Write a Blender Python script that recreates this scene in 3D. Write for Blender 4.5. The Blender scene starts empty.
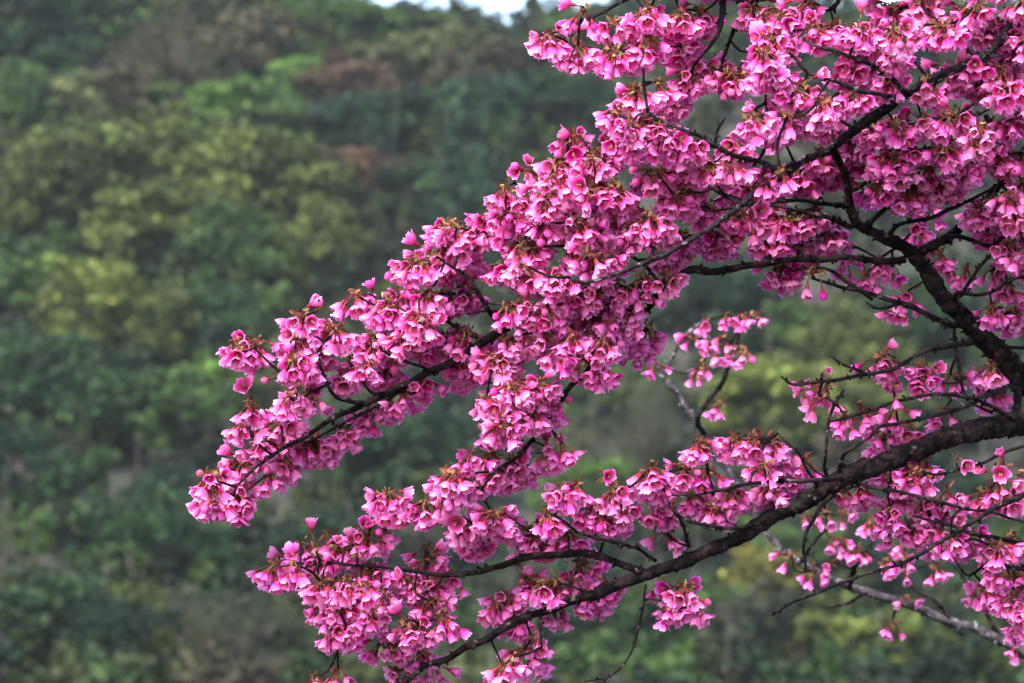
import bpy, math, random
import numpy as np
from mathutils import Vector, noise

random.seed(7)
rng = np.random.default_rng(7)
sc = bpy.context.scene
col = sc.collection

# ------------------------------------------------------------------ camera
CAM = Vector((0.0, 0.0, 1.65))
PITCH = math.radians(3.0)
FOCAL, FOCUS = 105.0, 3.22
K = 36.0 / FOCAL / 1024.0                      # metres per pixel per metre of depth
cd = bpy.data.cameras.new('camera')
cam = bpy.data.objects.new('camera', cd)
col.objects.link(cam)
cam.location = CAM
cam.rotation_euler = (math.pi / 2 + PITCH, 0, 0)
cd.lens, cd.sensor_width = FOCAL, 36.0
cd.clip_start, cd.clip_end = 0.05, 6000.0
cd.dof.use_dof = True
cd.dof.focus_distance = FOCUS
cd.dof.aperture_fstop = 9.5
cd.dof.aperture_blades = 0
sc.camera = cam

# ------------------------------------------------------------------ light
SUN_EL, SUN_AZ = math.radians(52), math.radians(215)      # azimuth clockwise from +Y
world = bpy.data.worlds.new('World')
sc.world = world
world.use_nodes = True
wn = world.node_tree.nodes
wl = world.node_tree.links
sky = wn.new('ShaderNodeTexSky')
sky.sky_type = 'NISHITA'
sky.sun_disc = False
sky.sun_elevation = SUN_EL
sky.sun_rotation = SUN_AZ
sky.air_density = 1.0
sky.dust_density = 3.0
sky.ozone_density = 1.0
bg = wn['Background']
bg.inputs['Strength'].default_value = 0.145
wl.new(sky.outputs['Color'], bg.inputs['Color'])
sd = bpy.data.lights.new('sun', 'SUN')
sd.energy = 1.3
sd.angle = math.radians(18)
sd.color = (1.0, 0.97, 0.92)
sun = bpy.data.objects.new('sun', sd)
col.objects.link(sun)
tosun = Vector((math.sin(SUN_AZ) * math.cos(SUN_EL), math.cos(SUN_AZ) * math.cos(SUN_EL), math.sin(SUN_EL)))
sun.rotation_euler = tosun.to_track_quat('Z', 'Y').to_euler()
sun.location = (0, 0, 60)
sc.view_settings.view_transform = 'Standard'
sc.view_settings.look = 'None'
sc.view_settings.exposure = 2.3
sc.view_settings.gamma = 1.0
sc.view_settings.use_curve_mapping = False
sc.render.engine = 'CYCLES'
sc.cycles.use_denoising = True
sc.cycles.max_bounces = 8
sc.cycles.diffuse_bounces = 6
sc.cycles.transmission_bounces = 6
sc.cycles.transparent_max_bounces = 4
sc.cycles.volume_bounces = 0
sc.cycles.caustics_reflective = False
sc.cycles.caustics_refractive = False

# ------------------------------------------------------------------ helpers
FWD = Vector((0, math.cos(PITCH), math.sin(PITCH)))
UP = Vector((0, -math.sin(PITCH), math.cos(PITCH)))
RIGHT = Vector((1, 0, 0))


def P(px, py, depth):
    """World point at a given real distance in front of the camera."""
    return CAM + FWD * depth + RIGHT * ((px - 512) * K * depth) + UP * ((341.5 - py) * K * depth)


def mesh_np(name, verts, quads, mat, tint=None, smooth=True):
    me = bpy.data.meshes.new(name)
    v = np.ascontiguousarray(verts, dtype=np.float32)
    q = np.ascontiguousarray(quads, dtype=np.int32)
    me.vertices.add(len(v))
    me.vertices.foreach_set('co', v.ravel())
    me.loops.add(q.size)
    me.loops.foreach_set('vertex_index', q.ravel())
    me.polygons.add(len(q))
    me.polygons.foreach_set('loop_start', np.arange(0, q.size, 4, dtype=np.int32))
    me.polygons.foreach_set('use_smooth', np.full(len(q), smooth, dtype=bool))
    if tint is not None:
        a = me.attributes.new('tint', 'FLOAT_COLOR', 'POINT')
        t = np.ones((len(v), 4), dtype=np.float32)
        t[:, :tint.shape[1]] = tint
        a.data.foreach_set('color', t.ravel())
    me.update(calc_edges=True)
    me.validate()
    me.materials.append(mat)
    return me


def link(name, me, parent=None, loc=(0, 0, 0)):
    o = bpy.data.objects.new(name, me)
    col.objects.link(o)
    o.location = loc
    if parent is not None:
        o.parent = parent
    return o


def empty(name, loc, label, cat, group=None):
    o = bpy.data.objects.new(name, None)
    col.objects.link(o)
    o.location = loc
    o.empty_display_size = 0.1
    o['label'] = label
    o['category'] = cat
    if group:
        o['group'] = group
    return o


class Soup:
    """Collects vertices, quads and tints for one mesh."""
    def __init__(self):
        self.v, self.q, self.t, self.n = [], [], [], 0

    def add(self, v, q, t=None):
        v = np.asarray(v, dtype=np.float32)
        self.v.append(v)
        self.q.append(np.asarray(q, dtype=np.int32) + self.n)
        self.t.append(np.ones((len(v), 3), np.float32) if t is None else np.asarray(t, np.float32))
        self.n += len(v)

    def mesh(self, name, mat, centre=None, smooth=True):
        v = np.concatenate(self.v)
        if centre is not None:
            v = v - np.asarray(centre, np.float32)
        return mesh_np(name, v, np.concatenate(self.q), mat, np.concatenate(self.t), smooth)


def catmull(pts, step):
    p = np.asarray(pts, float)
    p = np.vstack([2 * p[0] - p[1], p, 2 * p[-1] - p[-2]])
    out = []
    for i in range(1, len(p) - 2):
        n = max(2, int(np.linalg.norm(p[i + 1][:3] - p[i][:3]) / step))
        t = np.linspace(0, 1, n, endpoint=False)[:, None]
        a, b, c, d = p[i - 1], p[i], p[i + 1], p[i + 2]
        out.append(0.5 * (2 * b + (c - a) * t + (2 * a - 5 * b + 4 * c - d) * t ** 2 + (3 * b - a - 3 * c + d) * t ** 3))
    out.append(p[-2][None])
    return np.vstack(out)


def tube(path, rad, sides, rough=0.0, seed=0.0):
    """Swept tube as quads with closed ends; path (n,3), rad (n,)."""
    path = np.asarray(path, float)
    n = len(path)
    tan = np.gradient(path, axis=0)
    tan /= np.linalg.norm(tan, axis=1)[:, None] + 1e-12
    ref = np.array([0.31, 0.9, 0.2])
    u = np.cross(tan[0], ref)
    u /= np.linalg.norm(u)
    ang = np.linspace(0, 2 * math.pi, sides, endpoint=False)
    V = np.zeros((n, sides, 3))
    for i in range(n):
        u = u - tan[i] * np.dot(u, tan[i])
        u /= np.linalg.norm(u) + 1e-12
        w = np.cross(tan[i], u)
        r = rad[i] * np.ones(sides)
        if rough:
            for k in range(sides):
                c = path[i] + (u * math.cos(ang[k]) + w * math.sin(ang[k])) * rad[i]
                f = 0.35 / max(rad[i], 0.003)
                r[k] *= 1 + rough * (noise.noise(Vector(c * f) + Vector((seed, 0, 0))) + 0.6 * noise.noise(Vector(c * f * 2.7)) + 0.55 * noise.noise(Vector(c * f * 8.3)))
        V[i] = path[i] + (np.cos(ang) * r)[:, None] * u + (np.sin(ang) * r)[:, None] * w
    idx = np.arange(n * sides).reshape(n, sides)
    nxt = np.roll(idx, -1, axis=1)
    q = np.stack([idx[:-1], nxt[:-1], nxt[1:], idx[1:]], axis=-1).reshape(-1, 4)
    caps = []
    for row in (idx[0][::-1], idx[-1]):
        for k in range(1, sides - 2, 2):
            caps.append([row[0], row[k], row[k + 1], row[k + 2]])
    return V.reshape(-1, 3), np.vstack([q, np.array(caps, int)])


# ------------------------------------------------------------------ materials
def new_mat(name):
    m = bpy.data.materials.new(name)
    m.use_nodes = True
    nt = m.node_tree
    return m, nt, nt.nodes, nt.links, nt.nodes['Principled BSDF']


def bark_material(name, dark, mid, lichen, amount, scale=1.0):
    m, nt, N, L, b = new_mat(name)
    tc = N.new('ShaderNodeTexCoord')
    n1 = N.new('ShaderNodeTexNoise')
    n1.inputs['Scale'].default_value = 80 * scale
    n1.inputs['Detail'].default_value = 6
    n2 = N.new('ShaderNodeTexNoise')
    n2.inputs['Scale'].default_value = 120 * scale
    n2.inputs['Detail'].default_value = 3
    L.new(tc.outputs['Object'], n1.inputs['Vector'])
    L.new(tc.outputs['Object'], n2.inputs['Vector'])
    r1 = N.new('ShaderNodeValToRGB')
    r1.color_ramp.elements[0].position = 0.44
    r1.color_ramp.elements[0].color = (*dark, 1)
    r1.color_ramp.elements[1].position = 0.68
    r1.color_ramp.elements[1].color = (*mid, 1)
    L.new(n1.outputs['Fac'], r1.inputs['Fac'])
    r2 = N.new('ShaderNodeValToRGB')
    r2.color_ramp.elements[0].position = 1 - amount
    r2.color_ramp.elements[0].color = (0, 0, 0, 1)
    r2.color_ramp.elements[1].position = 1 - amount + 0.08
    r2.color_ramp.elements[1].color = (1, 1, 1, 1)
    L.new(n2.outputs['Fac'], r2.inputs['Fac'])
    mx = N.new('ShaderNodeMix')
    mx.data_type = 'RGBA'
    mx.inputs['B'].default_value = (*lichen, 1)
    L.new(r2.outputs['Color'], mx.inputs['Factor'])
    L.new(r1.outputs['Color'], mx.inputs['A'])
    L.new(mx.outputs['Result'], b.inputs['Base Color'])
    b.inputs['Roughness'].default_value = 0.85
    b.inputs['Specular IOR Level'].default_value = 0.12
    bp = N.new('ShaderNodeBump')
    bp.inputs['Strength'].default_value = 1.0
    bp.inputs['Distance'].default_value = 0.004 / scale
    L.new(n2.outputs['Fac'], bp.inputs['Height'])
    L.new(bp.outputs['Normal'], b.inputs['Normal'])
    return m


BARK = bark_material('cherry_bark', (0.003, 0.002, 0.0025), (0.030, 0.018, 0.018), (0.11, 0.085, 0.085), 0.36)
BARK_GREY = bark_material('grey_cherry_bark', (0.007, 0.005, 0.006), (0.03, 0.022, 0.025), (0.12, 0.10, 0.11), 0.40)
BARK_PALE = bark_material('lichen_bark', (0.03, 0.025, 0.028), (0.09, 0.08, 0.088), (0.20, 0.185, 0.20), 0.42)
BARK_TREE = bark_material('forest_bark', (0.035, 0.03, 0.026), (0.11, 0.095, 0.085), (0.2, 0.19, 0.18), 0.35, 0.05)


def petal_material():
    m, nt, N, L, b = new_mat('cherry_petal')
    at = N.new('ShaderNodeAttribute')
    at.attribute_name = 'tint'
    sep = N.new('ShaderNodeSeparateColor')
    L.new(at.outputs['Color'], sep.inputs['Color'])
    ramp = N.new('ShaderNodeValToRGB')
    cr = ramp.color_ramp
    cr.elements[0].position = 0.0
    cr.elements[0].color = (0.42, 0.008, 0.10, 1)
    cr.elements[1].position = 1.0
    cr.elements[1].color = (0.96, 0.60, 0.88, 1)  # petal's own pale tip, whitened further as a painted sunlit edge
    for p, c in ((0.32, (0.72, 0.02, 0.28, 1)), (0.52, (0.93, 0.115, 0.555, 1)), (0.76, (0.95, 0.27, 0.73, 1))):
        e = cr.elements.new(p)
        e.color = c
    L.new(sep.outputs['Red'], ramp.inputs['Fac'])
    # paler or deeper flowers
    hsv = N.new('ShaderNodeHueSaturation')
    mr = N.new('ShaderNodeMapRange')
    mr.inputs['To Min'].default_value = 1.10
    mr.inputs['To Max'].default_value = 0.72
    L.new(sep.outputs['Green'], mr.inputs['Value'])
    L.new(mr.outputs['Result'], hsv.inputs['Saturation'])
    mh = N.new('ShaderNodeMapRange')
    mh.inputs['To Min'].default_value = 0.485
    mh.inputs['To Max'].default_value = 0.51
    L.new(sep.outputs['Blue'], mh.inputs['Value'])
    L.new(mh.outputs['Result'], hsv.inputs['Hue'])
    L.new(ramp.outputs['Color'], hsv.inputs['Color'])
    L.new(hsv.outputs['Color'], b.inputs['Base Color'])
    b.inputs['Roughness'].default_value = 0.55
    b.inputs['Specular IOR Level'].default_value = 0.3
    tr = N.new('ShaderNodeBsdfTranslucent')
    L.new(hsv.outputs['Color'], tr.inputs['Color'])
    mix = N.new('ShaderNodeMixShader')
    mix.inputs['Fac'].default_value = 0.58
    L.new(b.outputs['BSDF'], mix.inputs[1])
    L.new(tr.outputs['BSDF'], mix.inputs[2])
    L.new(mix.outputs['Shader'], N['Material Output'].inputs['Surface'])
    return m


def tint_material(name, rough=0.6, translucent=0.0, use_object=False):
    m, nt, N, L, b = new_mat(name)
    at = N.new('ShaderNodeAttribute')
    at.attribute_name = 'tint'
    out = at.outputs['Color']
    if use_object:
        oi = N.new('ShaderNodeObjectInfo')
        mx = N.new('ShaderNodeMix')
        mx.data_type = 'RGBA'
        mx.blend_type = 'MULTIPLY'
        mx.inputs['Factor'].default_value = 1.0
        L.new(oi.outputs['Color'], mx.inputs['A'])
        L.new(out, mx.inputs['B'])
        out = mx.outputs['Result']
    L.new(out, b.inputs['Base Color'])
    b.inputs['Roughness'].default_value = rough
    b.inputs['Specular IOR Level'].default_value = 0.2
    if translucent:
        tr = N.new('ShaderNodeBsdfTranslucent')
        L.new(out, tr.inputs['Color'])
        mix = N.new('ShaderNodeMixShader')
        mix.inputs['Fac'].default_value = translucent
        L.new(b.outputs['BSDF'], mix.inputs[1])
        L.new(tr.outputs['BSDF'], mix.inputs[2])
        L.new(mix.outputs['Shader'], N['Material Output'].inputs['Surface'])
    return m


PETAL = petal_material()
STALK = tint_material('calyx_and_stalk', 0.5, 0.1)
SCALE = tint_material('bud_scale', 0.7, 0.1)
LEAFY = tint_material('forest_foliage', 0.6, 0.2, True)
WOODS = tint_material('woodland_foliage', 0.6, 0.2)

# ------------------------------------------------------------------ terrain
D_NEAR, D_FAR = 75.0, 200.0
A_LOW, A_TOP = math.radians(-3.5), math.radians(9.8)


def ground_z(x, y):
    if y < D_NEAR:
        t = min(max((y - 6) / (D_NEAR - 6), 0), 1)
        end = 1.65 + D_NEAR * math.tan(A_LOW) - 6
        z = end * (t * t * (3 - 2 * t)) * (1 + 0.9 * math.sin(math.pi * t))
    else:
        yy = min(y, D_FAR)
        a = A_LOW + (A_TOP - A_LOW) * (yy - D_NEAR) / (D_FAR - D_NEAR)
        z = 1.65 + yy * math.tan(a) - 6 + 2.2 * max(0, (yy - 130) / 70)
        if y > D_FAR:
            z += 3 * math.sin(min((y - D_FAR) / 30, 1) * math.pi / 2) - max(0, y - 235) * 0.15
            z = max(z, -10)
    if 20 < y < 400:
        f = min((y - 20) / 60, 1)
        z += f * 2.2 * noise.noise(Vector((x * 0.028, y * 0.028, 3.1)))
        z += f * max(0, min(1, (y - 120) / 80)) * max(-1, min(1.5, -x / 22)) * 2.0
    if y > 120:                                             # the ridge dips in the middle and climbs to the right
        f = min((y - 120) / 70, 1) * (1 if y < 260 else 0.3)
        z += f * (2.6 * max(0, min(1, (x - 5) / 7)) - 1.25 * math.exp(-((x + 0.6) / 4.4) ** 2))
    return z


def build_ground():
    ys = np.concatenate([np.arange(-60, 70, 5), np.arange(70, 240, 3), np.geomspace(240, 5000, 26)])
    us = np.sign(np.linspace(-1, 1, 81)) * np.abs(np.linspace(-1, 1, 81)) ** 1.6
    V = np.zeros((len(ys), 81, 3))
    for i, y in enumerate(ys):
        half = 90 + max(0, y) * 0.9
        for j, u in enumerate(us):
            V[i, j] = (u * half, y, ground_z(u * half, y))
    idx = np.arange(len(ys) * 81).reshape(len(ys), 81)
    q = np.stack([idx[:-1, :-1], idx[:-1, 1:], idx[1:, 1:], idx[1:, :-1]], -1).reshape(-1, 4)
    m, nt, N, L, b = new_mat('hillside_soil')
    tc = N.new('ShaderNodeTexCoord')
    n = N.new('ShaderNodeTexNoise')
    n.inputs['Scale'].default_value = 0.6
    n.inputs['Detail'].default_value = 8
    L.new(tc.outputs['Object'], n.inputs['Vector'])
    r = N.new('ShaderNodeValToRGB')
    r.color_ramp.elements[0].position = 0.35
    r.color_ramp.elements[0].color = (0.012, 0.018, 0.010, 1)
    r.color_ramp.elements[1].position = 0.7
    r.color_ramp.elements[1].color = (0.032, 0.03, 0.02, 1)
    L.new(n.outputs['Fac'], r.inputs['Fac'])
    L.new(r.outputs['Color'], b.inputs['Base Color'])
    b.inputs['Roughness'].default_value = 0.95
    o = link('hillside', mesh_np('hillside', V.reshape(-1, 3), q, m))
    o['kind'] = 'structure'
    o['label'] = 'wooded hillside rising behind the blossoming tree'


build_ground()

# ------------------------------------------------------------------ forest trees
def leaf_cards(centres, normals, size, r):
    """One small folded leaf clump (a bent quad) per centre."""
    n = len(centres)
    rnd = r.normal(size=(n, 3))
    nn = normals + 0.75 * rnd
    nn /= np.linalg.norm(nn, axis=1)[:, None]
    a = np.cross(nn, r.normal(size=(n, 3)))
    a /= np.linalg.norm(a, axis=1)[:, None]
    b = np.cross(nn, a)
    s = size * r.uniform(0.6, 1.4, (n, 1))
    v = np.stack([centres - a * s, centres - b * s * 0.55 + nn * s * 0.2, centres + a * s, centres + b * s * 0.55 + nn * s * 0.2], 1)
    q = np.arange(n * 4).reshape(n, 4)
    return v.reshape(-1, 3), q


def crown_points(kind, nl, per, r):
    """Points, normals and a lump brightness for a unit crown (radius 1)."""
    if kind == 'cone':
        h = r.uniform(-1, 1, nl)
        th = r.uniform(0, 2 * math.pi, nl)
        rr = (1 - (h + 1) / 2) * 0.75 + 0.08
        lc = np.stack([np.cos(th) * rr, np.sin(th) * rr, h], 1)
        lr = 0.12 + 0.22 * (1 - (h + 1) / 2)
    else:
        d = r.normal(size=(nl, 3))
        d /= np.linalg.norm(d, axis=1)[:, None]
        rad = r.uniform(0.40, 0.92, (nl, 1))
        lc = d * rad
        lc[:, 2] = lc[:, 2] * 0.92 + 0.02
        lr = r.uniform(0.13, 0.30, nl)
        if kind == 'loose':
            lr *= 0.78
    C, Nn, B = [], [], []
    for c, rad in zip(lc, lr):
        d = r.normal(size=(per, 3))
        d /= np.linalg.norm(d, axis=1)[:, None]
        rr = r.uniform(0.55, 1.08, (per, 1)) * rad
        p = c + d * rr * np.array([1.15, 1.15, 0.8])
        C.append(p)
        Nn.append(d * 0.8 + np.array([0, 0, 0.5]))
        B.append(np.full(per, r.choice((0.5, 0.75, 0.9, 1.1, 1.35, 1.6))))
    return np.vstack(C), np.vstack(Nn), np.concatenate(B)


def crown_mesh(kind, seed):
    r = np.random.default_rng(seed)
    if kind == 'bare':
        s = Soup()
        for k in range(70):                     # fans of fine bare twigs
            th, el = r.uniform(0, 2 * math.pi), r.uniform(-0.3, 1.4)
            d = np.array([math.cos(th) * math.cos(el), math.sin(th) * math.cos(el), math.sin(el)])
            start = np.array([0, 0, -0.5]) + d * 0.15
            end = np.array([0, 0, -0.25]) + d * r.uniform(0.7, 1.15)
            mid = (start + end) / 2 + r.normal(size=3) * 0.08
            pth = catmull(np.array([start, mid, end]), 0.2)
            v, q = tube(pth, np.linspace(0.018, 0.005, len(pth)), 4)
            s.add(v, q, np.full((len(v), 3), r.uniform(0.7, 1.3)))
            for j in range(7):
                a = pth[r.integers(1, len(pth))]
                dd = d + r.normal(size=3) * 0.7
                dd /= np.linalg.norm(dd)
                v, q = tube(np.array([a, a + dd * r.uniform(0.1, 0.3)]), np.array([0.008, 0.003]), 4)
                s.add(v, q, np.full((len(v), 3), r.uniform(0.7, 1.4)))
        c, n, b = crown_points('loose', 30, 24, r)
        v, q = leaf_cards(c, n, 0.035, r)
        s.add(v, q, np.repeat(b, 4)[:, None] * np.array([1, 1, 1]))
        return s.mesh('crown', LEAFY, smooth=False)
    nl, per = {'broad': (72, 85), 'loose': (64, 60), 'cone': (70, 60)}[kind]
    c, n, b = crown_points(kind, nl, per, r)
    v, q = leaf_cards(c, n, 0.06, r)
    br = np.repeat(b * r.choice((0.5, 0.7, 0.9, 1.1, 1.4, 1.8), len(b)), 4)
    warm = np.repeat(r.uniform(-0.12, 0.12, len(b)), 4)
    t = np.stack([br * (1 + warm), br, br * (1 - warm)], 1)
    return mesh_np('crown', v, q, LEAFY, t, smooth=False)


def trunk_mesh(seed):
    r = np.random.default_rng(seed)
    s = Soup()
    pth = catmull(np.array([[0, 0, 0], [r.normal() * .02, r.normal() * .02, .35], [r.normal() * .04, r.normal() * .04, .7], [r.normal() * .04, 0, 1.0]]), 0.1)
    v, q = tube(pth, np.linspace(0.045, 0.016, len(pth)), 8, 0.2)
    s.add(v, q)
    for k in range(6):
        a = pth[r.integers(len(pth) // 2, len(pth) - 1)]
        th = r.uniform(0, 6.28)
        e = a + np.array([math.cos(th) * 0.22, math.sin(th) * 0.22, r.uniform(.1, .3)])
        p2 = catmull(np.array([a, (a + e) / 2 + [0, 0, -.02], e]), 0.1)
        v, q = tube(p2, np.linspace(0.014, 0.005, len(p2)), 6)
        s.add(v, q)
    return s.mesh('trunk', BARK_TREE)


CROWNS = {'broad': [crown_mesh('broad', 10 + i) for i in range(6)],
          'loose': [crown_mesh('loose', 30 + i) for i in range(4)],
          'cone': [crown_mesh('cone', 50 + i) for i in range(2)],
          'bare': [crown_mesh('bare', 60 + i) for i in range(3)]}
TRUNKS = [trunk_mesh(80 + i) for i in range(4)]

COL = {'deep': (0.038, 0.070, 0.034), 'mid': (0.076, 0.116, 0.044), 'bright': (0.12, 0.195, 0.055), 'olive': (0.125, 0.140, 0.048),
       'yellow': (0.16, 0.175, 0.055), 'gold': (0.20, 0.165, 0.05), 'brown': (0.125, 0.098, 0.082), 'rust': (0.16, 0.085, 0.08),
       'blue': (0.032, 0.060, 0.045), 'grey': (0.085, 0.08, 0.07), 'pale': (0.165, 0.17, 0.095), 'dark': (0.018, 0.038, 0.022)}

COL = {k: tuple(c * f for c, f in zip(v, (0.50, 0.585, 0.37))) for k, v in COL.items()}

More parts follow.
